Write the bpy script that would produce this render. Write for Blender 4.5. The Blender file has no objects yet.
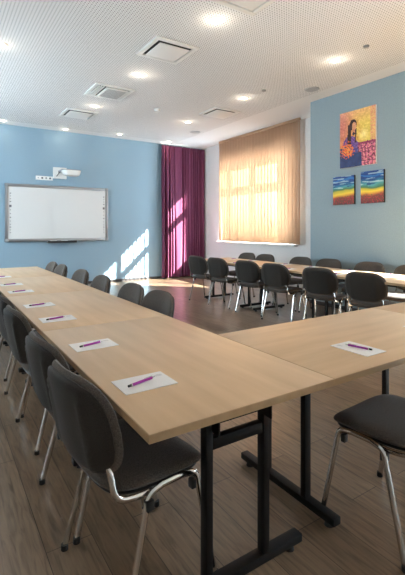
import bpy, bmesh, math, random
WORLD, SUN, BULB = 8.5, 46.0, .055
from mathutils import Vector, Matrix
random.seed(7)
C = bpy.context.scene.collection
PI = math.pi
CEIL = 3.56
WX = 6.32      # window wall
BX = 5.58      # blue side wall (stands forward of the window wall)
BY = 5.05      # where the blue side wall ends
YB = 9.70      # back wall
LX, RY = -1.6, -2.6   # unseen left wall and rear wall

# ------------------------------------------------------------------ materials
def mat(name, col=(.8, .8, .8), rough=.6, metal=0.0, spec=.5, emit=None, estr=0, coat=0, sheen=0, transm=0):
    m = bpy.data.materials.new(name); m.use_nodes = True
    b = m.node_tree.nodes['Principled BSDF']
    b.inputs['Base Color'].default_value = (*col, 1)
    b.inputs['Roughness'].default_value = rough
    b.inputs['Metallic'].default_value = metal
    b.inputs['Specular IOR Level'].default_value = spec
    b.inputs['Coat Weight'].default_value = coat
    b.inputs['Sheen Weight'].default_value = sheen
    b.inputs['Transmission Weight'].default_value = transm
    if emit:
        b.inputs['Emission Color'].default_value = (*emit, 1)
        b.inputs['Emission Strength'].default_value = estr
    return m
def nodes(m): return m.node_tree.nodes, m.node_tree.links, m.node_tree.nodes['Principled BSDF']
def ramp(n, stops):
    r = n.new('ShaderNodeValToRGB')
    e = r.color_ramp.elements
    while len(e) > 1: e.remove(e[-1])
    e[0].position = stops[0][0]; e[0].color = (*stops[0][1], 1)
    for p, c in stops[1:]:
        k = e.new(p); k.color = (*c, 1)
    return r
def noisy(m, scale, c1, c2, stretch=(1, 1, 1), detail=4, bump=0, lo=.35, hi=.65, bscale=None):
    n, l, b = nodes(m)
    tc = n.new('ShaderNodeTexCoord'); mp = n.new('ShaderNodeMapping')
    mp.inputs['Scale'].default_value = stretch
    l.new(tc.outputs['Object'], mp.inputs['Vector'])
    t = n.new('ShaderNodeTexNoise'); t.inputs['Scale'].default_value = scale; t.inputs['Detail'].default_value = detail
    l.new(mp.outputs['Vector'], t.inputs['Vector'])
    r = ramp(n, [(lo, c1), (hi, c2)])
    l.new(t.outputs['Fac'], r.inputs['Fac']); l.new(r.outputs['Color'], b.inputs['Base Color'])
    if bump:
        bp = n.new('ShaderNodeBump'); bp.inputs['Strength'].default_value = bump; bp.inputs['Distance'].default_value = .004
        t2 = t
        if bscale:
            t2 = n.new('ShaderNodeTexNoise'); t2.inputs['Scale'].default_value = bscale
            l.new(tc.outputs['Object'], t2.inputs['Vector'])
        l.new(t2.outputs['Fac'], bp.inputs['Height']); l.new(bp.outputs['Normal'], b.inputs['Normal'])
    return m

M = {}
M['beech'] = noisy(mat('beech_laminate', rough=.38, spec=.45), 5, (.58, .40, .235), (.70, .50, .315), (.35, 3.2, 3.2), 6, lo=.25, hi=.75)
M['edge'] = noisy(mat('beech_edge_band', rough=.5), 8, (.36, .235, .12), (.42, .28, .15), (.5, 3, 3))
M['black_metal'] = mat('black_powder_coat', (.006, .0055, .0055), .5, 0, .25)
M['black_plastic'] = mat('black_plastic', (.016, .015, .015), .5)
M['chrome'] = mat('chrome', (.62, .60, .57), .12, 1.0)
M['fabric'] = noisy(mat('charcoal_fabric', rough=.95, sheen=.15, spec=.15), 260, (.046, .038, .033), (.125, .106, .092), bump=.35, lo=.3, hi=.7)
M['fabric_back'] = noisy(mat('dark_back_shell', rough=.75, spec=.25, sheen=.1), 300, (.014, .0115, .0095), (.032, .027, .023), bump=.2)
M['white_wall'] = noisy(mat('white_paint', rough=.85), 60, (.70, .70, .69), (.74, .74, .73), bump=.08)
M['blue_wall'] = noisy(mat('blue_paint', rough=.8, spec=.3), 60, (.255, .375, .47), (.275, .40, .495), bump=.08)
M['blue_grey_wall'] = noisy(mat('blue_grey_paint', rough=.8, spec=.3), 60, (.27, .355, .40), (.29, .38, .425), bump=.08)
M['white_plastic'] = mat('white_plastic', (.78, .78, .76), .4)
M['cream'] = mat('cream_panel', (.72, .70, .66), .55)
M['grey_plastic'] = mat('grey_plastic', (.30, .31, .32), .45)
M['dark_slot'] = mat('dark_slot', (.03, .03, .03), .7)
M['alu'] = mat('brushed_aluminium', (.36, .37, .385), .34, 1.0)
M['board'] = mat('enamel_board', (.66, .67, .67), .28, 0, .5)
M['icon'] = mat('printed_icon', (.10, .10, .12), .6)
M['black_skirting'] = mat('dark_skirting', (.05, .045, .045), .5)
M['paper'] = mat('paper', (.80, .80, .80), .8)
M['print'] = mat('grey_print', (.50, .50, .52), .8)
M['pen'] = mat('magenta_pen', (.33, .02, .30), .3, .2, .6)
M['silver'] = mat('silver_tip', (.7, .7, .7), .25, 1)
M['lamp'] = mat('lamp_lens', (1, .9, .75), .4, emit=(1.0, .86, .66), estr=14)
M['pane_frame'] = mat('white_window_frame', (.75, .75, .74), .4)

# purple velvet
m = mat('purple_velvet', rough=.7, sheen=.5, spec=.3); M['velvet'] = noisy(m, 30, (.095, .013, .042), (.135, .022, .062), (6, 6, .6), bump=.1)
nodes(m)[2].inputs['Sheen Tint'].default_value = (.8, .45, .7, 1)

# slat fabric: lets some daylight through
m = bpy.data.materials.new('tan_slat_fabric'); m.use_nodes = True
n, l = m.node_tree.nodes, m.node_tree.links; n.clear()
out = n.new('ShaderNodeOutputMaterial'); mix = n.new('ShaderNodeMixShader'); mix.inputs[0].default_value = .45
d = n.new('ShaderNodeBsdfDiffuse'); t = n.new('ShaderNodeBsdfTranslucent')
d.inputs[0].default_value = (.56, .39, .27, 1); t.inputs[0].default_value = (.86, .64, .47, 1)
l.new(d.outputs[0], mix.inputs[1]); l.new(t.outputs[0], mix.inputs[2]); l.new(mix.outputs[0], out.inputs[0])
M['slat'] = m

# window glass
m = bpy.data.materials.new('window_glass'); m.use_nodes = True
n, l = m.node_tree.nodes, m.node_tree.links; n.clear()
out = n.new('ShaderNodeOutputMaterial'); mix = n.new('ShaderNodeMixShader')
tr = n.new('ShaderNodeBsdfTransparent'); tr.inputs[0].default_value = (.93, .95, .94, 1)
gl = n.new('ShaderNodeBsdfGlossy'); gl.inputs['Roughness'].default_value = .02
fr = n.new('ShaderNodeLayerWeight'); fr.inputs[0].default_value = .5
pw = n.new('ShaderNodeMath'); pw.operation = 'POWER'; pw.inputs[1].default_value = 5; l.new(fr.outputs['Facing'], pw.inputs[0])
ma = n.new('ShaderNodeMath'); ma.operation = 'MULTIPLY_ADD'; ma.inputs[1].default_value = .5; ma.inputs[2].default_value = .04; l.new(pw.outputs[0], ma.inputs[0])
l.new(ma.outputs[0], mix.inputs[0]); l.new(tr.outputs[0], mix.inputs[1]); l.new(gl.outputs[0], mix.inputs[2]); l.new(mix.outputs[0], out.inputs[0])
M['glass'] = m

# floor planks, running away from the camera along Y
m = mat('wood_floor', rough=.29, spec=.6); n, l, b = nodes(m)
tc = n.new('ShaderNodeTexCoord'); mp = n.new('ShaderNodeMapping'); mp.inputs['Rotation'].default_value = (0, 0, PI/2)
l.new(tc.outputs['Object'], mp.inputs['Vector'])
br = n.new('ShaderNodeTexBrick'); br.offset = .37; br.inputs['Scale'].default_value = 1
br.inputs['Brick Width'].default_value = 1.28; br.inputs['Row Height'].default_value = .19
br.inputs['Mortar Size'].default_value = .0018; br.inputs['Mortar Smooth'].default_value = .3; br.inputs['Bias'].default_value = 0
br.inputs['Color1'].default_value = (.205, .135, .083, 1); br.inputs['Color2'].default_value = (.31, .218, .145, 1); br.inputs['Mortar'].default_value = (.05, .035, .025, 1)
l.new(mp.outputs['Vector'], br.inputs['Vector'])
mp2 = n.new('ShaderNodeMapping'); mp2.inputs['Scale'].default_value = (11, 1.1, 1); l.new(tc.outputs['Object'], mp2.inputs['Vector'])
ns = n.new('ShaderNodeTexNoise'); ns.inputs['Scale'].default_value = 4.6; ns.inputs['Detail'].default_value = 8; ns.inputs['Distortion'].default_value = .7
l.new(mp2.outputs['Vector'], ns.inputs['Vector'])
rp = ramp(n, [(.28, (.48, .46, .44)), (.47, (.86, .85, .84)), (.7, (1.15, 1.14, 1.12))]); l.new(ns.outputs['Fac'], rp.inputs['Fac'])
mx = n.new('ShaderNodeMix'); mx.data_type = 'RGBA'; mx.blend_type = 'MULTIPLY'; mx.inputs['Factor'].default_value = 1
l.new(br.outputs['Color'], mx.inputs['A']); l.new(rp.outputs['Color'], mx.inputs['B']); l.new(mx.outputs['Result'], b.inputs['Base Color'])
bp = n.new('ShaderNodeBump'); bp.inputs['Strength'].default_value = .25; bp.inputs['Distance'].default_value = .002
l.new(ns.outputs['Fac'], bp.inputs['Height']); l.new(bp.outputs['Normal'], b.inputs['Normal'])
M['floor'] = m

# perforated acoustic ceiling: dark holes on a grid, smooth border along the walls
m = mat('perforated_ceiling', rough=.9, spec=.2); n, l, b = nodes(m)
tc = n.new('ShaderNodeTexCoord'); sp = n.new('ShaderNodeSeparateXYZ'); l.new(tc.outputs['Object'], sp.inputs[0])
def mth(op, a, bb=None, cl=False):
    q = n.new('ShaderNodeMath'); q.operation = op; q.use_clamp = cl
    for i, v in enumerate((a, bb)):
        if v is None: continue
        if isinstance(v, (int, float)): q.inputs[i].default_value = v
        else: l.new(v, q.inputs[i])
    return q.outputs[0]
PIT = .034
def cell(o, off=0.0):
    f = mth('FRACT', mth('ADD', mth('DIVIDE', o, PIT), 100 + off)); return mth('SUBTRACT', f, .5)
def dots(off, rad):
    x, y = cell(sp.outputs['X'], off), cell(sp.outputs['Y'], off)
    d2 = mth('SQRT', mth('ADD', mth('MULTIPLY', x, x), mth('MULTIPLY', y, y)))
    return mth('LESS_THAN', d2, rad)
hole = mth('MAXIMUM', dots(0, .21), dots(.5, .10))
ins = mth('MULTIPLY', mth('LESS_THAN', sp.outputs['X'], BX - .32), mth('LESS_THAN', sp.outputs['Y'], YB - .35))
hole = mth('MULTIPLY', hole, ins)
mx = n.new('ShaderNodeMix'); mx.data_type = 'RGBA'; l.new(hole, mx.inputs['Factor'])
mx.inputs['A'].default_value = (.77, .77, .77, 1); mx.inputs['B'].default_value = (.22, .215, .21, 1)
l.new(mx.outputs['Result'], b.inputs['Base Color'])
M['ceiling'] = m

def vcol(name):
    m = mat(name, rough=.6); n, l, b = nodes(m)
    a = n.new('ShaderNodeVertexColor'); a.layer_name = 'Paint'; l.new(a.outputs[0], b.inputs['Base Color'])
    return m
M['paint'] = vcol('oil_paint')

# ------------------------------------------------------------------ helpers
def box(bm, x0, x1, y0, y1, z0, z1, bev=0):
    g = bmesh.ops.create_cube(bm, size=1)
    vs = g['verts']
    for v in vs:
        v.co = Vector(((x0+x1)/2 + v.co.x*(x1-x0), (y0+y1)/2 + v.co.y*(y1-y0), (z0+z1)/2 + v.co.z*(z1-z0)))
    if bev:
        es = list({e for v in vs for e in v.link_edges})
        bmesh.ops.bevel(bm, geom=es, offset=bev, segments=2, affect='EDGES', profile=.5)
def fillet(pts, r, seg=5):
    pts = [Vector(p) for p in pts]; out = [pts[0]]
    for i in range(1, len(pts)-1):
        a, b, c = pts[i-1], pts[i], pts[i+1]
        u, w = (a-b), (c-b); k = min(r, u.length*.45, w.length*.45)
        p0, p1 = b+u.normalized()*k, b+w.normalized()*k
        for s in range(seg+1):
            t = s/seg; out.append((1-t)**2*p0 + 2*t*(1-t)*b + t*t*p1)
    out.append(pts[-1]); return out
def tube(bm, pts, a, b=None, ref=(0, 1, 0), seg=10, cap=True):
    """sweep an ellipse along pts: b along ref, a across"""
    b = b or a; pts = [Vector(p) for p in pts]; ref = Vector(ref); rings = []
    for i, p in enumerate(pts):
        t = (pts[min(i+1, len(pts)-1)] - pts[max(i-1, 0)]).normalized()
        e1 = (ref - t*ref.dot(t))
        if e1.length < 1e-4: e1 = Vector((1, 0, 0)) - t*t.x
        e1.normalize(); e2 = t.cross(e1)
        rings.append([bm.verts.new(p + e1*b*math.cos(k*2*PI/seg) + e2*a*math.sin(k*2*PI/seg)) for k in range(seg)])
    for r0, r1 in zip(rings, rings[1:]):
        for k in range(seg): bm.faces.new((r0[k], r0[(k+1) % seg], r1[(k+1) % seg], r1[k]))
    if cap:
        bm.faces.new(rings[0][::-1]); bm.faces.new(rings[-1])
def disc(bm, c, r, z0, z1, seg=32, r1=None):
    """closed vertical lathe between z0 (radius r) and z1 (radius r1)"""
    r1 = r if r1 is None else r1
    a = [bm.verts.new((c[0]+r*math.cos(k*2*PI/seg), c[1]+r*math.sin(k*2*PI/seg), z0)) for k in range(seg)]
    b = [bm.verts.new((c[0]+r1*math.cos(k*2*PI/seg), c[1]+r1*math.sin(k*2*PI/seg), z1)) for k in range(seg)]
    for k in range(seg): bm.faces.new((a[k], a[(k+1) % seg], b[(k+1) % seg], b[k]))
    bm.faces.new(a[::-1]); bm.faces.new(b)
def pillow(bm, outline, t, fn, rings=(0, .35, .65, .85, .94, .985, 1), p=7):
    N = len(outline); top = []; bot = []
    for s in rings:
        w = t/2*math.sqrt(max(0, 1-s**p))
        if s == 0:
            top.append([bm.verts.new(fn(0, 0, w))]); bot.append([bm.verts.new(fn(0, 0, -w))])
        elif s == 1:
            r = [bm.verts.new(fn(u, v, 0)) for u, v in outline]; top.append(r); bot.append(r)
        else:
            top.append([bm.verts.new(fn(u*s, v*s, w)) for u, v in outline]); bot.append([bm.verts.new(fn(u*s, v*s, -w)) for u, v in outline])
    for R, fl in ((top, 0), (bot, 1)):
        for i in range(len(R)-1):
            a, b = R[i], R[i+1]
            for k in range(N):
                k2 = (k+1) % N
                f = (a[0], b[k], b[k2]) if len(a) == 1 else (a[k], b[k], b[k2], a[k2])
                bm.faces.new(f[::-1] if fl else f)
def superell(w, h, nn, N=44, taper=lambda v: 1):
    o = []
    for k in range(N):
        a = 2*PI*k/N; c, s = math.cos(a), math.sin(a)
        u = math.copysign(abs(c)**(2/nn), c); v = math.copysign(abs(s)**(2/nn), s)
        o.append((u*w/2*taper(v), v*h/2))
    return o
def obj(name, bm, material, parent=None, smooth=True):
    bmesh.ops.recalc_face_normals(bm, faces=bm.faces)
    me = bpy.data.meshes.new(name); bm.to_mesh(me); bm.free()
    me.materials.append(material)
    if smooth:
        for f in me.polygons: f.use_smooth = True
        me.set_sharp_from_angle(angle=math.radians(38))
    o = bpy.data.objects.new(name, me); C.objects.link(o)
    if parent: o.parent = parent
    return o
def nb(): return bmesh.new()
def qbox(name, m, parent, *a, bev=0, smooth=True):
    bm = nb(); box(bm, *a, bev=bev); return obj(name, bm, m, parent, smooth)
def thing(name, label, cat, loc=(0, 0, 0), rz=0, group=None):
    o = bpy.data.objects.new(name, None); o.empty_display_size = .1; C.objects.link(o)
    o.location = loc; o.rotation_euler = (0, 0, rz); o['label'] = label; o['category'] = cat
    if group: o['group'] = group
    return o
def tag(o, label, cat, group=None):
    o['label'] = label; o['category'] = cat
    if group: o['group'] = group
    return o
def struct(name, bm, m, smooth=False):
    o = obj(name, bm, m, None, smooth); o['kind'] = 'structure'; return o
def sbox(name, m, *a): bm = nb(); box(bm, *a); return struct(name, bm, m)
def dup(root, loc, rz, label, group=None):
    r = root.copy(); C.objects.link(r); r.location = loc; r.rotation_euler = (0, 0, rz); r['label'] = label
    if group: r['group'] = group
    for ch in list(root.children):
        c = ch.copy(); C.objects.link(c); c.parent = r
        for g in list(ch.children):
            d = g.copy(); C.objects.link(d); d.parent = c
    return r
used = set()
def place(proto, loc, rz, label, group):
    if proto.name in used: return dup(proto, loc, rz, label, group)
    used.add(proto.name); proto.location = loc; proto.rotation_euler = (0, 0, rz); proto['label'] = label
    if group: proto['group'] = group
    return proto

# ------------------------------------------------------------------ the room
T = .25
sbox('floor', M['floor'], LX, WX + T, RY, YB, -.2, 0)
sbox('ceiling', M['ceiling'], LX, WX + T, RY, YB, CEIL, CEIL + .2)
sbox('wall_back', M['blue_wall'], LX, WX + T, YB, YB + .25, -.2, CEIL + .2)
sbox('wall_rear', M['white_wall'], LX, WX + T, RY - .25, RY, -.2, CEIL + .2)
def wall_with_holes(name, m, x0, x1, y0, y1, holes):
    """wall slab running along Y with rectangular holes (ya, yb, za, zb)"""
    bm = nb(); y = y0
    for ya, yb, za, zb in sorted(holes):
        box(bm, x0, x1, y, ya, -.2, CEIL + .2)
        box(bm, x0, x1, ya, yb, -.2, za); box(bm, x0, x1, ya, yb, zb, CEIL + .2); y = yb
    box(bm, x0, x1, y, y1, -.2, CEIL + .2)
    return struct(name, bm, m)
WIN = (6.13, 8.86, .98, 3.12)           # the window behind the blind
NEAR = (-1.9, 2.75, .45, 3.2)           # the window further along the blue wall, right of the picture
LEFTS = [(5.3, 8.6, .95, 3.1)]
wall_with_holes('wall_window', M['white_wall'], WX, WX + T, BY, YB, [WIN])
wall_with_holes('wall_right', M['blue_grey_wall'], BX, BX + T, RY, BY, [NEAR])
sbox('wall_right_return', M['white_wall'], BX + T, WX + T, BY - .25, BY, -.2, CEIL + .2)
wall_with_holes('wall_left', M['white_wall'], LX - T, LX, RY, YB, LEFTS)

def window(idx, x, side, hole, n_lights, transom=None, arcs=True):
    ya, yb, za, zb = hole; f = .06
    w = thing('window_%d' % idx, '', 'window'); del w['label']; del w['category']; w['kind'] = 'structure'
    bm = nb()
    x0, x1 = x - .035, x + .035
    box(bm, x0, x1, ya, yb, za, za + f); box(bm, x0, x1, ya, yb, zb - f, zb)
    box(bm, x0, x1, ya, ya + f, za + f, zb - f); box(bm, x0, x1, yb - f, yb, za + f, zb - f)
    for k in range(1, n_lights):
        y = ya + (yb - ya)*k/n_lights; box(bm, x0, x1, y - .06, y + .06, za + f, zb - f)
    if transom: box(bm, x0 - .004, x1 + .004, ya + f, yb - f, transom - .07, transom + .07)
    obj('window_frame', bm, M['pane_frame'], w, False)
    for k in range(n_lights):
        a, b = ya + (yb - ya)*k/n_lights, ya + (yb - ya)*(k+1)/n_lights
        for c, d in ([(za, transom), (transom, zb)] if transom else [(za, zb)]):
            qbox('pane', M['glass'], w, x - .004, x + .004, a + .05, b - .05, c + .05, d - .05, smooth=False)
    return w
window(1, WX + .17, 1, WIN, 3, 2.52)
window(2, BX + .17, 1, NEAR, 4, 2.4)
window(3, LX - .17, -1, LEFTS[0], 4)
bm = nb(); box(bm, WX - .10, WX + .16, WIN[0] - .06, WIN[1] + .06, .945, .985, bev=.006); s = struct('trim_1', bm, M['white_plastic'])
bm = nb(); box(bm, LX, BX + T, YB - .018, YB, 0, .06); box(bm, BX, WX, YB - .018, YB, 0, .06); struct('baseboard_back', bm, M['black_skirting'])
bm = nb(); box(bm, WX - .018, WX, BY, YB - .018, 0, .06); struct('baseboard_window', bm, M['black_skirting'])
bm = nb(); box(bm, BX - .018, BX, RY, BY, 0, .06); struct('baseboard_right', bm, M['black_skirting'])

# ------------------------------------------------------------------ tables
def make_table():
    t = thing('folding_table', 'x', 'table')
    L, W, H = 1.4, .8, .74
    qbox('tabletop', M['beech'], t, -L/2+.003, L/2-.003, -W/2+.003, W/2-.003, H-.027, H, bev=.0015)
    bm = nb(); z0, z1 = H-.0265, H-.001
    box(bm, -L/2, L/2, -W/2, -W/2+.003, z0, z1); box(bm, -L/2, L/2, W/2-.003, W/2, z0, z1)
    box(bm, -L/2, -L/2+.003, -W/2+.003, W/2-.003, z0, z1); box(bm, L/2-.003, L/2, -W/2+.003, W/2-.003, z0, z1)
    obj('edge_band', bm, M['edge'], t, False)
    for s in (-1, 1):
        x = s*.53; c = -.045
        for y in (c-.135, c+.135):
            qbox('leg', M['black_metal'], t, x-.020, x+.020, y-.0155, y+.0155, .050, H-.030, bev=.004)
        f = qbox('foot', M['black_metal'], t, x-.024, x+.024, c-.33, c+.32, .020, .055, bev=.005)
        for y in (c-.275, c+.275):
            bm = nb(); disc(bm, (x, y), .022, 0.0, .016, 16, .018); disc(bm, (x, y), .008, .014, .03, 10)
            obj('glider', bm, M['black_plastic'], f)
        qbox('crossbar', M['black_metal'], t, x-.022, x+.022, c-.24, c+.24, H-.062, H-.0265, bev=.003)
        qbox('crossbar', M['black_metal'], t, x-.016, x+.016, c-.1175, c+.1175, .53, .572, bev=.003)
        qbox('lock_bar', M['black_metal'], t, x-s*.045-.008, x-s*.045+.008, c-.20, c+.20, .615, .655, bev=.003)
        qbox('cross_panel', M['black_metal'], t, x-s*.020-.003, x-s*.020+.003, c-.119, c+.119, .60, .700)
        for y in (c-.122, c+.122):
            qbox('hinge_plate', M['black_metal'], t, x-.062, x+.062, y-.003, y+.003, .60, H-.0265, bev=.001)
        bm = nb(); tube(bm, [(x - s*.02, .08, .60), (x - s*.24, .08, H-.04)], .007, seg=8); obj('folding_brace', bm, M['black_metal'], t)
    for y in (-.315, .285):
        qbox('underframe_rail', M['black_metal'], t, -.50, .50, y, y+.03, H-.058, H-.0265, bev=.003)
    return t
tab = make_table()
TG = 'folding tables set in a horseshoe'
Y0 = 1.06
ordn = ['nearest', 'second', 'third', 'farthest']
for k in range(4):
    place(tab, (.91, Y0 + .7 + 1.4*k, 0), PI/2, 'beech topped folding table, %s of the four from the camera in the left row' % ordn[k], TG)
place(tab, (2.01, 1.46, 0), PI, 'beech topped folding table in the near cross row, joined to the left row', TG)
place(tab, (3.41, 1.46, 0), PI, 'beech topped folding table in the near cross row, at the right edge of the photo', TG)
RYS = [Y0 + .7 + 1.4*k - .08 for k in range(4)]
for k in range(4):
    place(tab, (4.515, RYS[k], 0), PI/2, 'beech topped folding table, %s of the four from the camera in the right row' % ordn[k], TG)

# ------------------------------------------------------------------ chairs
def make_chair():
    t = thing('conference_chair', 'x', 'chair')
    # seat
    def sf(u, v, w):   # u forward, v sideways
        z = .452 + w + .010*(abs(v)/.23)**2 - .022*max(0, u/.205)**4
        return Vector((u + .020, v, z))
    bm = nb(); o = superell(.42, .475, 4.2, 48)
    o = [(u, v*(1.0 if u > 0 else 1 - .07*(abs(u)/.21))) for u, v in o]
    pillow(bm, o, .056, sf, p=5); obj('seat', bm, M['fabric'], t)
    bm = nb(); pillow(bm, [(u*.93, v*.93) for u, v in o], .024, lambda u, v, w: sf(u, v, w) - Vector((0, 0, .026)), p=9)
    obj('seat_pan', bm, M['black_plastic'], t)
    # backrest
    def bf(u, v, w, off=0.0):   # u sideways, v up
        x = -.238 - .20*v + .055*(u/.23)**2 + .10*max(0, v-.02)*v
        n_ = Vector((1, -.45*u/.23*.6, .2)).normalized()
        return Vector((x, u, .665 + v)) + n_*(w + off)
    o = superell(.49, .345, 3.7, 52, lambda v: 1 - .10*max(0, v)**1.5 - .10*max(0, -v)**2)
    bm = nb(); pillow(bm, o, .044, lambda u, v, w: bf(u, v, w, .004), p=6); b_ = obj('backrest', bm, M['fabric'], t)
    bm = nb(); pillow(bm, [(u*.93, v*.92) for u, v in o], .034, lambda u, v, w: bf(u, v, w, -.012) - Vector((.010*math.exp(-((abs(u)-.135)/.018)**2)*(1 if v < .1 else .4), 0, 0)),
                      rings=(0, .15, .3, .45, .55, .62, .7, .78, .85, .93, .98, 1), p=10)
    obj('back_shell', bm, M['fabric_back'], t)
    # frame
    for s in (-1, 1):
        bm = nb(); tube(bm, fillet([(.225, s*.250, .012), (.150, s*.228, .424), (.09, s*.226, .432)], .035), .0125, .0085, seg=10)
        lg = obj('leg', bm, M['chrome'], t)
        bm = nb(); disc(bm, (.227, s*.2505), .015, 0, .022, 14, .0145); obj('foot_cap', bm, M['black_plastic'], lg)
        bm = nb(); tube(bm, fillet([(-.160, s*.250, .012), (-.058, s*.228, .420), (0, s*.226, .432)], .035), .0125, .0085, seg=10)
        lg = obj('leg', bm, M['chrome'], t)
        bm = nb(); disc(bm, (-.162, s*.2505), .015, 0, .022, 14, .0145); obj('foot_cap', bm, M['black_plastic'], lg)
        bm = nb(); tube(bm, [(.095, s*.226, .432), (-.005, s*.226, .432)], .0125, .0085, seg=10)
        obj('side_rail', bm, M['chrome'], t)
        bm = nb(); tube(bm, fillet([(.05, s*.208, .424), (-.07, s*.208, .412), (-.172, s*.205, .430), (-.182, s*.190, .53), (-.200, s*.150, .62)], .045), .0115, .008, seg=10)
        obj('back_support', bm, M['chrome'], t)
        for a, b in ((-.075, -.045), (.118, .140)):
            qbox('stacking_buffer', M['black_plastic'], t, a, b, s*.226-.020, s*.226+.007, .372, .407, bev=.004)
    for x in (.10, -.04):
        bm = nb(); tube(bm, [(x, -.218, .422), (x, .218, .422)], .009, ref=(1, 0, 0), seg=8); obj('stretcher', bm, M['chrome'], t)
    return t
ch = make_chair()
G1 = 'chairs along the outer side of the left table row'
num = ['nearest', 'second', 'third', 'fourth', 'fifth', 'sixth', 'seventh', 'farthest']
for k, (x, y, a) in enumerate([(.640, 1.505, 7), (.645, 2.005, 4), (.65, 2.81, 3), (.655, 3.37, 4), (.66, 4.18, 3), (.66, 4.76, 0), (.67, 5.45, 0)]):
    place(ch, (x, y, 0), math.radians(a), 'charcoal stacking chair, %s from the camera along the left row\'s outer side' % num[k], G1)
G2 = 'chairs along the inner side of the left table row'
for k, (x, y, a) in enumerate([(1.235, 2.84, 181), (1.235, 3.37, 180), (1.22, 4.13, 179), (1.22, 4.84, 181), (1.20, 5.68, 180), (1.20, 6.20, 180)]):
    place(ch, (x, y, 0), math.radians(a), 'dark chair on the left row\'s inner side, %s of six from the camera' % (num[k] if k < 5 else 'farthest'), G2)
G3 = 'chairs along the inner side of the right table row'
for k, (x, y, a) in enumerate([(4.27, 2.93, 13), (4.23, 3.57, 15), (4.20, 4.32, 11), (4.20, 4.94, 12), (4.16, 5.66, 9), (4.13, 6.24, 10)]):
    place(ch, (x, y, 0), math.radians(a), 'dark chair with its back to the camera, %s of six from the right' % (num[k] if k < 5 else 'leftmost'), G3)
G4 = 'chairs between the right table row and the window'
for k, (x, y, a) in enumerate([(5.08, 3.02, 184), (5.08, 3.64, 186), (5.06, 4.36, 186), (5.02, 4.93, 184), (5.00, 5.80, 186), (5.00, 6.34, 185)]):
    place(ch, (x, y, 0), math.radians(a), 'dark chair facing the camera behind the far row, %s of six from right' % (num[k] if k < 5 else 'leftmost'), G4)
place(ch, (1.765, 1.08, 0), math.radians(94), 'charcoal chair with chrome legs in the lower right corner of the photo', 'chairs along the near cross row')

# ------------------------------------------------------------------ notepads and pens
def make_pad():
    t = thing('notepad', 'x', 'notepad')
    qbox('sheet', M['paper'], t, -.105, .105, -.074, .074, 0, .0025)
    bm = nb()
    for a, b, c, d in ((.062, .092, .030, .034), (.062, .092, .038, .0415), (.070, .092, .045, .0475)): box(bm, a, b, c, d, .0025, .0027)
    obj('printed_heading', bm, M['print'], t, False)
    return t
def make_pen():
    t = thing('ballpoint_pen', 'x', 'pen'); r = .0052
    bm = nb(); tube(bm, [(-.048, 0, r), (.050, 0, r)], r, seg=12); obj('barrel', bm, M['pen'], t)
    bm = nb(); tube(bm, [(-.0481, 0, r), (-.054, 0, r)], .0050, seg=12); tube(bm, [(-.0501, 0, r), (-.052, 0, r)], .0058, seg=12); obj('collar', bm, M['silver'], t)
    bm = nb(); tube(bm, [(-.0541, 0, r), (-.066, 0, r)], .0046, seg=12); obj('stylus_tip', bm, M['black_plastic'], t)
    bm = nb(); tube(bm, [(.0501, 0, r), (.064, 0, r)], .0028, seg=10); obj('push_button', bm, M['silver'], t)
    bm = nb(); box(bm, .012, .050, -.0016, .0016, 2*r+.0004, 2*r+.002); box(bm, .047, .050, -.0016, .0016, r, 2*r+.001); obj('clip', bm, M['silver'], t)
    return t
pad, pen = make_pad(), make_pen()
def set_place(x, y, a, da, where, grp, dx=0, dy=0):
    place(pad, (x, y, .7402), math.radians(a), 'white notepad, ' + where, 'notepads ' + grp)
    place(pen, (x + dx, y + dy, .7430), math.radians(a + da), 'purple pen on notepad, ' + where, 'pens ' + grp)
gl = 'on the left table row'
for k, (x, y, a) in enumerate([(.668, 1.43, 0), (.668, 2.03, 1), (.665, 2.74, -1), (.665, 3.30, 1), (.665, 4.10, 0), (.665, 4.66, -1), (.665, 5.44, 0)]):
    set_place(x, y, a, 18 + random.uniform(-4, 4), '%s from the camera on the left row' % (num[k] if k < 6 else 'farthest'), gl, -.01, 0)
gm = 'on the near cross row'
set_place(1.73, 1.265, 90, 14, 'left one on the near cross row', gm, .005, 0)
for k in range(1): set_place(2.42, 1.30, 91, 20, 'right edge of the near cross row', gm)
gr = 'on the right table row'
def rp_(k): return 'far row\'s window side, %s of six from right' % (num[k] if k < 5 else 'leftmost')
for k, y in enumerate([3.02, 3.62, 4.30, 4.84, 5.72, 6.22]):
    set_place(4.76, y, 180, 15, rp_(k), gr)
def rq_(k): return 'far row\'s room side, %s of six from right' % (num[k] if k < 5 else 'leftmost')
for k, y in enumerate([2.86, 3.44, 4.26, 4.78, 5.50, 5.92]):
    set_place(4.25, y, 0, 15, rq_(k), gr)

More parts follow.
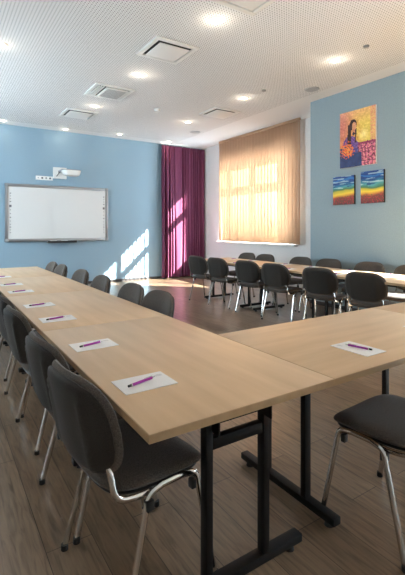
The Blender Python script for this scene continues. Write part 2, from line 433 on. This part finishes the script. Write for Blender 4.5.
# ------------------------------------------------------------------ vertical blind
vb = thing('vertical_blind', 'tan fabric vertical blind hanging closed across the bright window', 'blind', (6.17, 0, 0))
ya, yb = 5.86, 8.66
qbox('head_rail', M['slat'], vb, -.022, .022, ya, yb, CEIL - .045, CEIL, bev=.003)
NS = 26; sp_ = (yb - ya)/NS
for k in range(NS):
    y = ya + sp_*(k + .5)
    ang = math.radians((80 if k < 7 else (70 if k < 21 else 64)) + 2.5*math.sin(k*2.3))   # from +X towards +Y of the slat's width
    dx, dy = -math.cos(ang), math.sin(ang)
    bm = nb(); w = .047; NW = 4; cols = []
    nx, ny = dy, -dx
    for j in range(NW + 1):
        u = -w + 2*w*j/NW; bow = .006*(1 - (u/w)**2)
        jit = .002*math.sin(k*3.1)
        cols.append([bm.verts.new((dx*u + nx*(bow+jit), y + dy*u + ny*(bow+jit), z)) for z in (1.0, 1.9, 2.7, CEIL - .05)])
    for a, b in zip(cols, cols[1:]):
        for q in range(3): bm.faces.new((a[q], b[q], b[q+1], a[q+1]))
    s = obj('slat', bm, M['slat'], vb)
    md = s.modifiers.new('thick', 'SOLIDIFY'); md.thickness = .0008
    s2 = qbox('bottom_weight', M['slat'], s, -.003, .003, y-.004, y+.004, .985, 1.0)
bm = nb(); tube(bm, [(-.03, ya + .02, 1.5), (-.03, ya + .02, CEIL - .04)], .0025, seg=6); obj('pull_chain', bm, M['white_plastic'], vb)
# unseen second blind added on the near window; its gap limits the incoming sun
vb2 = thing('vertical_blind', 'unseen tan blind added to limit sun through the window right of the picture', 'blind', (BX - .09, 0, 0))
qbox('head_rail', M['alu'], vb2, -.022, .022, NEAR[0] - .1, NEAR[1] + .05, CEIL - .045, CEIL, bev=.003)
k = 0; y = NEAR[0] - .05
while y < NEAR[1] + .02:
    bm = nb(); a = [bm.verts.new(v) for v in ((-.012, y - .062, 1.7), (.012, y + .062, 1.7), (.012, y + .062, CEIL - .05), (-.012, y - .062, CEIL - .05))]
    bm.faces.new(a); s = obj('slat', bm, M['slat'], vb2); md = s.modifiers.new('thick', 'SOLIDIFY'); md.thickness = .0008
    y += .115

# ------------------------------------------------------------------ curtain
cu = thing('curtain', 'floor-length purple curtain gathered in the corner beside the blind', 'curtain', (0, 0, 0))
bm = nb(); NX, NZ = 260, 30; x0, x1 = 4.97, 6.27
rows = []
for j in range(NZ + 1):
    z = .03 + (CEIL - .09)*j/NZ; row = []
    for i in range(NX + 1):
        f = i/NX; g = f*13.0 + .55*math.sin(f*9) + .3*math.sin(f*23+1)
        amp = (.042 + .018*math.sin(f*17)) * (1 - .35*(z/CEIL)**3)
        yy = YB - .16 + amp*math.sin(2*PI*g + .25*math.sin(z*1.3 + f*6)) + .010*math.sin(2*PI*g*2.1 + z)
        xx = x0 + (x1 - x0)*f + .012*math.sin(2*PI*g + 1.4 + z*.4) + .01*math.sin(z*1.7)*(1 - z/CEIL)
        row.append(bm.verts.new((xx, yy, z)))
    rows.append(row)
for a, b in zip(rows, rows[1:]):
    for i in range(NX): bm.faces.new((a[i], a[i+1], b[i+1], b[i]))
s = obj('drape', bm, M['velvet'], cu); md = s.modifiers.new('thick', 'SOLIDIFY'); md.thickness = .002
qbox('curtain_rail', M['white_plastic'], cu, 4.9, WX - .01, YB - .185, YB - .135, CEIL - .035, CEIL, bev=.003)
bm = nb()
for i in range(16):
    x = x0 + .03 + (x1 - x0 - .06)*i/15; tube(bm, [(x, YB - .16, CEIL - .07), (x, YB - .16, CEIL - .03)], .004, seg=6)
obj('gliders', bm, M['white_plastic'], cu)

# ------------------------------------------------------------------ interactive whiteboard
wb = thing('interactive_whiteboard', 'wide white interactive board with grey frame on the blue back wall', 'whiteboard', (2.39, YB, 1.66))
W2, H2 = 1.14, .63
qbox('board_surface', M['board'], wb, -W2+.05, W2-.05, -.055, 0, -H2+.05, H2-.05)
for a in ((H2-.065, H2), (-H2, -H2+.065)): qbox('horizontal_frame', M['alu'], wb, -W2, W2, -.07, 0, *a, bev=.008)
for a in ((-W2, -W2+.06), (W2-.06, W2)): qbox('vertical_frame', M['alu'], wb, *a, -.072, 0, -H2+.06, H2-.06, bev=.008)
for sx in (-1, 1):
    for sz in (-1, 1):
        a, b = sorted((sx*(W2+.006), sx*(W2-.07))); c, d = sorted((sz*(H2+.006), sz*(H2-.07)))
        qbox('corner_cap', M['grey_plastic'], wb, a, b, -.078, 0, c, d, bev=.012)
for sx in (-1, 1):
    bm = nb(); x = sx*(W2 - .105)
    for i, z in enumerate([.42, .36, .30, .24, .06, -.02, -.10, -.18, -.25, -.31, -.37, -.43]):
        r = .010 if i % 3 else .014; box(bm, x - r, x + r, -.0565, -.055, z - r*.7, z + r*.7)
    box(bm, x - .022, x + .022, -.0568, -.055, .12, .17)
    obj('icon_strip', bm, M['icon'], wb, False)
tr_ = qbox('pen_tray', M['grey_plastic'], wb, -.28, .36, -.15, -.03, -H2-.035, -H2-.005, bev=.006)
bm = nb(); box(bm, -.28, .36, -.155, -.148, -H2-.035, -H2+.012, bev=.002); obj('tray_lip', bm, M['black_plastic'], tr_)
for a in (-.22, .02):
    bm = nb(); tube(bm, [(a, -.10, -H2+.008), (a+.14, -.10, -H2+.008)], .011, seg=10); obj('board_pen', bm, M['white_plastic'], tr_)

pj = thing('projector', 'white short-throw projector on a wall arm above the whiteboard', 'projector', (2.42, YB, 2.6))
qbox('wall_plate', M['white_plastic'], pj, -.17, .13, -.03, 0, -.14, .12, bev=.005)
bm = nb(); box(bm, -.06, .02, -.34, -.03, .0, .05, bev=.006); obj('arm', bm, M['grey_plastic'], pj)
bm = nb(); tube(bm, [(-.10, -.035, -.09), (-.02, -.09, .03), (.04, -.035, .06)], .007, seg=8); obj('cable', bm, M['black_plastic'], pj)
# body: a wedge with a rounded nose
bm = nb()
base = superell(.40, .34, 3.6, 40)
def ring(z, sx, sy, oy): return [bm.verts.new((u*sx + .14, v*sy - .36 + oy, z)) for u, v in base]
rs = [ring(-.10, .72, .70, -.03), ring(-.085, .84, .84, -.02), ring(-.02, .98, .98, 0), ring(.010, 1, 1, 0), ring(.022, .97, .97, 0)]
for a, b in zip(rs, rs[1:]):
    for k in range(40): bm.faces.new((a[k], a[(k+1) % 40], b[(k+1) % 40], b[k]))
bm.faces.new(rs[0][::-1]); bm.faces.new(rs[-1]); pb = obj('body', bm, M['white_plastic'], pj)
bm = nb(); pts = [(u*1.01 + .14, v*1.01 - .36) for u, v in base]
a = [bm.verts.new((x, y, .012)) for x, y in pts]; b = [bm.verts.new((x, y, .026)) for x, y in pts]
for k in range(40): bm.faces.new((a[k], a[(k+1) % 40], b[(k+1) % 40], b[k]))
bm.faces.new(a[::-1]); bm.faces.new(b); obj('top_cover', bm, M['grey_plastic'], pj)
qbox('vent_mark', M['grey_plastic'], pb, .09, .15, -.497, -.485, -.055, -.045)

so = thing('socket_strip', 'white socket panel on the blue wall beside the projector', 'socket', (2.06, YB, 2.455))
qbox('panel', M['white_plastic'], so, -.18, .185, -.014, 0, -.045, .045, bev=.003)
for i, x in enumerate((-.13, -.045, .04, .125)):
    bm = nb(); a = [bm.verts.new((x + r_*math.cos(q*PI/8), -.0155, r_*math.sin(q*PI/8))) for r_ in ((.022 if i else .012),) for q in range(16)]; bm.faces.new(a)
    obj('socket', bm, M['icon'] if i in (1, 3) else M['grey_plastic'], so)

# ------------------------------------------------------------------ paintings on the blue wall
def smooth(a, b, x): t = max(0, min(1, (x-a)/(b-a))); return t*t*(3-2*t)
def mixc(a, b, t): return tuple(a[i]*(1-t) + b[i]*t for i in range(3))
from mathutils import noise
def srgb(c): return tuple((v/255/12.92 if v/255 <= .04045 else ((v/255+.055)/1.055)**2.4) for v in c)
def portrait(u, v):   # u 0..1 left to right, v 0..1 upwards
    nz = noise.noise(Vector((u*9, v*12, 0))); n2 = noise.noise(Vector((u*26, v*34, 3)))
    c = mixc((228, 150, 70), (236, 206, 96), smooth(.1, .75, u + .18*nz))
    c = mixc(c, (240, 190, 120), smooth(.7, 1, v))
    c = mixc(c, (206, 120, 130), smooth(.55, .0, math.hypot(u-.02, (v-.75)*.8))*.7)
    g = math.hypot((u-.68)/.16, (v-.55)/.12); c = mixc(c, (255, 236, 160), max(0, 1-g)*.9)
    if u > .86: c = mixc(c, (214, 120, 110) if n2 > 0 else (240, 190, 140), .6)
    if v < .42 + .02*nz and u > .42:                     # rosy trellis
        c = (206, 96, 128) if n2 > -.05 else (236, 150, 150)
        if abs((u*11 + .5*nz) % 1 - .5) > .34 and n2 > -.2 or abs((v*13 + .9*nz) % 1 - .5) > .40: c = (112, 50, 74)
        if v > .385: c = (150, 50, 90)
    if v < .36: c = mixc(c, (44, 60, 104), smooth(.62, .36, u + .1*nz)) if v < .20 + .03*nz or u < .42 else c
    # robe
    ex = math.hypot((u-.30)/.225, (v-.33)/.24)
    if ex < 1 + .1*nz and v > .1: c = mixc((104, 66, 140), (62, 74, 126), smooth(.45, .15, v) + .9*n2); c = mixc(c, (170, 120, 180), max(0, n2*1.2))
    if v < .24 and u < .62: c = mixc((52, 76, 128), (34, 42, 84), .5 + n2)
    # hair
    hx = .40 - .13*(1-v) if v < .75 else .36
    h = math.hypot((u-.385)/.105, (v-.745)/.10)
    if h < 1: c = (44, 22, 18)
    if .40 < v < .76 and .235 - .05*(.76-v) < u < .335: c = (52, 26, 22)
    if .42 < v < .68 and .43 < u < .475 + .02*nz: c = (58, 28, 26)
    # face, neck and hand
    if math.hypot((u-.415)/.062, (v-.72)/.075) < 1: c = (222, 160, 120)
    if .36 < u < .43 and .60 < v < .67: c = (206, 140, 104)
    if math.hypot((u-.40)/.035, (v-.585)/.03) < 1: c = (38, 26, 40)
    # orange blossom bouquet
    f = math.hypot((u-.22)/.18, (v-.305)/.125)
    if f < .95 + .9*n2: c = (226, 92, 46) if n2 > .08 else ((240, 156, 70) if n2 > -.15 else (140, 44, 52))
    return tuple(max(0, min(255, q + 26*n2 + 14*nz)) for q in c)
def seascape(seed):
    def f(u, v):
        w = v + .05*noise.noise(Vector((u*3 + seed, v*5, seed))) + .03*math.sin(u*4 + seed)
        n2 = noise.noise(Vector((u*2.2 + 3*v, v*19, seed))); n3 = noise.noise(Vector((u*22, v*26, seed+4)))
        st = [(0, (84, 34, 42)), (.14, (128, 44, 48)), (.24, (140, 62, 46)), (.31, (214, 150, 50)), (.38, (244, 214, 60)), (.46, (204, 184, 60)), (.51, (70, 120, 80)), (.60, (84, 164, 166)), (.70, (40, 110, 150)), (.80, (24, 66, 132)), (.88, (44, 120, 190)), (.95, (20, 60, 130)), (1.1, (50, 110, 170))]
        for (a, ca), (b, cb) in zip(st, st[1:]):
            if w < b: c = mixc(ca, cb, max(0, (w-a)/(b-a))); break
        else: c = st[-1][1]
        if w > .55 and n2 > .28: c = mixc(c, (200, 220, 220), .7)
        if w > .55 and n2 < -.3: c = mixc(c, (16, 48, 110), .6)
        if w < .30 and n3 > .2: c = mixc(c, (90, 90, 50), .6)
        if w < .30 and n3 < -.25: c = mixc(c, (214, 70, 60), .6)
        return c
    return f
def painting(label, y0, y1, z0, z1, fn, group=None):
    """hangs on the blue wall; seen from the room, left is larger Y"""
    w, h = y1 - y0, z1 - z0
    t = thing('painting', label, 'painting', (BX, (y0+y1)/2, z0), 0, group)
    qbox('canvas', M['paper'] if group is None else M['black_plastic'], t, -.032, 0, -w/2, w/2, 0, h, smooth=False)
    NX, NY = 64, int(64*h/w); bm = nb(); lay = bm.loops.layers.color.new('Paint')
    V = [[bm.verts.new((-.033, w/2 - w*i/NX, h*j/NY)) for i in range(NX+1)] for j in range(NY+1)]
    for j in range(NY):
        for i in range(NX):
            f = bm.faces.new((V[j][i], V[j][i+1], V[j+1][i+1], V[j+1][i]))
            c = fn((i+.5)/NX, (j+.5)/NY)
            for lp in f.loops: lp[lay] = (*[q/255 for q in c], 1)
    obj('picture', bm, M['paint'], t, False)
painting('large painting of a dark-haired woman with orange flowers against yellow sky', 3.74, 4.39, 2.30, 3.19, portrait)
painting('left of two small stormy blue and yellow landscape paintings below the portrait', 4.12, 4.53, 1.71, 2.17, seascape(1.3), 'small landscape paintings')
painting('right of two small blue, yellow and red landscape paintings below the portrait', 3.61, 4.00, 1.71, 2.20, seascape(6.1), 'small landscape paintings')

# ------------------------------------------------------------------ ceiling fittings
def make_light():
    t = thing('downlight', 'x', 'ceiling light')
    bm = nb(); seg = 32; prof = [(.046, -.002), (.054, -.012), (.082, -.008), (.090, 0)]
    R = [[bm.verts.new((r*math.cos(k*2*PI/seg), r*math.sin(k*2*PI/seg), z)) for k in range(seg)] for r, z in prof]
    for a, b in zip(R, R[1:]):
        for k in range(seg): bm.faces.new((a[k], a[(k+1) % seg], b[(k+1) % seg], b[k]))
    obj('trim_ring', bm, M['white_plastic'], t)
    bm = nb(); disc(bm, (0, 0), .046, -.010, -.001, 28); obj('lens', bm, M['lamp'], t)
    return t
LP = make_light()
GL = 'recessed downlights in the perforated ceiling'
def lamp_at(x, y, label, e=16, r=.05, warm=(1, .87, .70)):
    place(LP, (x, y, CEIL), 0, label, GL)
    ld = bpy.data.lights.new('downlight_bulb', 'POINT'); ld.energy = e*BULB; ld.color = warm; ld.shadow_soft_size = r
    lo = bpy.data.objects.new('downlight_bulb', ld); lo.location = (x, y, CEIL - .11); C.objects.link(lo)
for x, y, w, e in [(2.52, 3.60, 'nearest the top edge of the photo, left of centre row', 16), (2.50, 5.50, 'between the plain vent and the slotted vent', 16), (2.45, 7.35, 'above the slotted vent, towards the whiteboard', 14),
                (4.45, 3.60, 'nearest the portrait wall', 16), (4.44, 5.50, 'in front of the blind', 16), (4.45, 7.39, 'nearest the curtain in the middle of the ceiling', 14), (.66, 5.50, 'cut by the left edge of the photo', 12),
                (3.66, 9.22, 'small one close above the blue wall near the curtain', 7), (1.18, 9.38, 'small one close above the blue wall at the left edge', 7), (2.46, 9.42, 'small one close above the blue wall over the whiteboard', 7),
                (5.05, 9.34, 'small one shining down on the purple curtain', 9)]:
    lamp_at(x, y, 'round warm recessed downlight, ' + w, e)

def vent(label, x, y, kind, s=.29, drop=.0):
    t = thing('ceiling_vent', label, 'vent', (x, y, CEIL), 0, 'square vents in the ceiling')
    bm = nb(); w = .055
    for a in ((-s, s, -s, -s+w), (-s, s, s-w, s), (-s, -s+w, -s+w, s-w), (s-w, s, -s+w, s-w)): box(bm, *a, -.022-drop, 0, bev=.004)
    obj('frame', bm, M['white_plastic'] if kind != 'box' else M['cream'], t)
    q = s - w
    bm = nb(); box(bm, -q, q, -q, q, -.004, 0); obj('recess', bm, M['dark_slot'] if kind != 'box' else M['cream'], t)
    if kind == 'plate':
        qbox('deflector_plate', M['white_plastic'], t, -q+.03, q-.03, -q+.03, q-.03, -.034, -.024, bev=.004)
        bm = nb(); box(bm, -.01, .01, -.01, .01, -.024, -.004); obj('spigot', bm, M['grey_plastic'], t)
    elif kind == 'box':
        qbox('deflector_plate', M['cream'], t, -q+.012, q-.012, -q+.012, q-.012, -.045, -.004, bev=.004)
    else:
        qbox('deflector_plate', M['white_plastic'], t, -q+.14, q-.02, -q+.03, q-.03, -.034, -.012, bev=.004)
        bm = nb()
        for k in range(12):
            yy = -q + .07 + (2*q - .14)*k/11; box(bm, -q+.17, q-.05, yy-.006, yy+.006, -.037, -.034)
        obj('grille', bm, M['grey_plastic'], t)
        for k in range(3): qbox('louvre', M['white_plastic'], t, -q+.015+k*.038, -q+.030+k*.038, -q+.02, q-.02, -.028, -.006)
vent('large cream square vent cut by the top edge of the photo', 2.44, 2.95, 'box', .30, .03)
vent('square ceiling vent with a floating white plate, nearest complete one', 2.44, 4.555, 'plate')
vent('square ceiling vent with louvres and a slotted grey grille', 2.38, 6.45, 'grille', .32)
vent('farthest square ceiling vent on the left, over the whiteboard end', 2.34, 8.02, 'plate', .30)
vent('square ceiling vent over the blind window side, right of centre', 4.60, 6.45, 'plate', .29)
def round_fit(name, cat, label, x, y, r, h, m, group=None):
    t = thing(name, label, cat, (x, y, CEIL), 0, group)
    bm = nb(); disc(bm, (0, 0), r*.94, -h, -h*.35, 32, r); disc(bm, (0, 0), r, -h*.35, 0, 32); obj('housing', bm, m, t)
    bm = nb(); disc(bm, (0, 0), r*.8, -h-.001, -h, 32); obj('cover', bm, m, t)
M['speaker'] = noisy(mat('speaker_grille', rough=.7), 400, (.34, .35, .36), (.50, .51, .52))
round_fit('ceiling_speaker', 'speaker', 'round grey ceiling speaker near the corner of the blue wall', 5.06, 4.55, .115, .012, M['speaker'], 'ceiling speakers')
round_fit('ceiling_speaker', 'speaker', 'round grey ceiling speaker near the curtain', 5.06, 8.07, .115, .012, M['speaker'], 'ceiling speakers')
round_fit('smoke_detector', 'smoke detector', 'small white smoke detector hanging in the middle of the ceiling', 3.48, 6.9, .05, .05, M['white_plastic'])
round_fit('ceiling_sensor', 'sensor', 'small round ceiling sensor nearest the top right of the photo', 4.42, 3.11, .035, .02, M['grey_plastic'], 'ceiling sensors')
round_fit('ceiling_sensor', 'sensor', 'small round ceiling sensor between two downlights before the blind', 4.45, 5.01, .035, .02, M['grey_plastic'], 'ceiling sensors')

# the same row of downlights goes on over the camera, outside the picture
for x, y, w in [(.66, 3.60, 'left of the photo'), (.66, 1.7, 'above the camera, left'), (2.48, 1.7, 'above the camera, middle'), (4.45, 1.7, 'above the camera, right'), (.66, 7.40, 'left of the photo, towards the whiteboard')]:
    lamp_at(x, y, 'warm recessed downlight outside the picture, ' + w, 50 if y < 2 else 10)

# ------------------------------------------------------------------ light
sun = bpy.data.lights.new('sun', 'SUN'); sun.energy = SUN; sun.angle = math.radians(.9); sun.color = (1, .97, .92)
so_ = bpy.data.objects.new('sun', sun); C.objects.link(so_)
so_.rotation_euler = Vector((-1, 1.0, -.93)).to_track_quat('-Z', 'Y').to_euler(); so_.location = (9, -4, 5)
w = bpy.data.worlds.new('World'); bpy.context.scene.world = w; w.use_nodes = True
n, l = w.node_tree.nodes, w.node_tree.links
bg = n['Background']; bg.inputs[0].default_value = (.72, .86, 1.0, 1); bg.inputs[1].default_value = WORLD
def portal(x, yc, zc, sy, sz, toward):
    ld = bpy.data.lights.new('daylight_portal', 'AREA'); ld.shape = 'RECTANGLE'; ld.size = sz; ld.size_y = sy; ld.cycles.is_portal = True
    o = bpy.data.objects.new('daylight_portal', ld); C.objects.link(o); o.location = (x, yc, zc)
    o.rotation_euler = Vector((toward, 0, 0)).to_track_quat('-Z', 'Y').to_euler()
for x, h, s in [(WX + T + .02, WIN, -1), (BX + T + .02, NEAR, -1), (LX - T - .02, LEFTS[0], 1)]:
    portal(x, (h[0]+h[1])/2, (h[2]+h[3])/2, h[1]-h[0], h[3]-h[2], s)

# ------------------------------------------------------------------ camera
cam = bpy.data.cameras.new('Camera'); co = bpy.data.objects.new('Camera', cam); C.objects.link(co)
cam.sensor_fit = 'HORIZONTAL'; cam.sensor_width = 36; cam.lens = 36*410/405
cam.shift_y = -(287.5 - 228)/405
co.location = (0, 0, 1.33); co.rotation_euler = (PI/2, 0, -math.radians(33.1))
sc = bpy.context.scene; sc.camera = co
sc.view_settings.view_transform = 'Standard'; sc.view_settings.look = 'None'; sc.view_settings.gamma = 1; sc.view_settings.use_curve_mapping = False
sc.view_settings.exposure = 1.08
sc.cycles.use_denoising = True; sc.cycles.max_bounces = 10; sc.cycles.diffuse_bounces = 6; sc.cycles.transparent_max_bounces = 12
sc.cycles.sample_clamp_indirect = 6; sc.cycles.caustics_reflective = False; sc.cycles.caustics_refractive = False
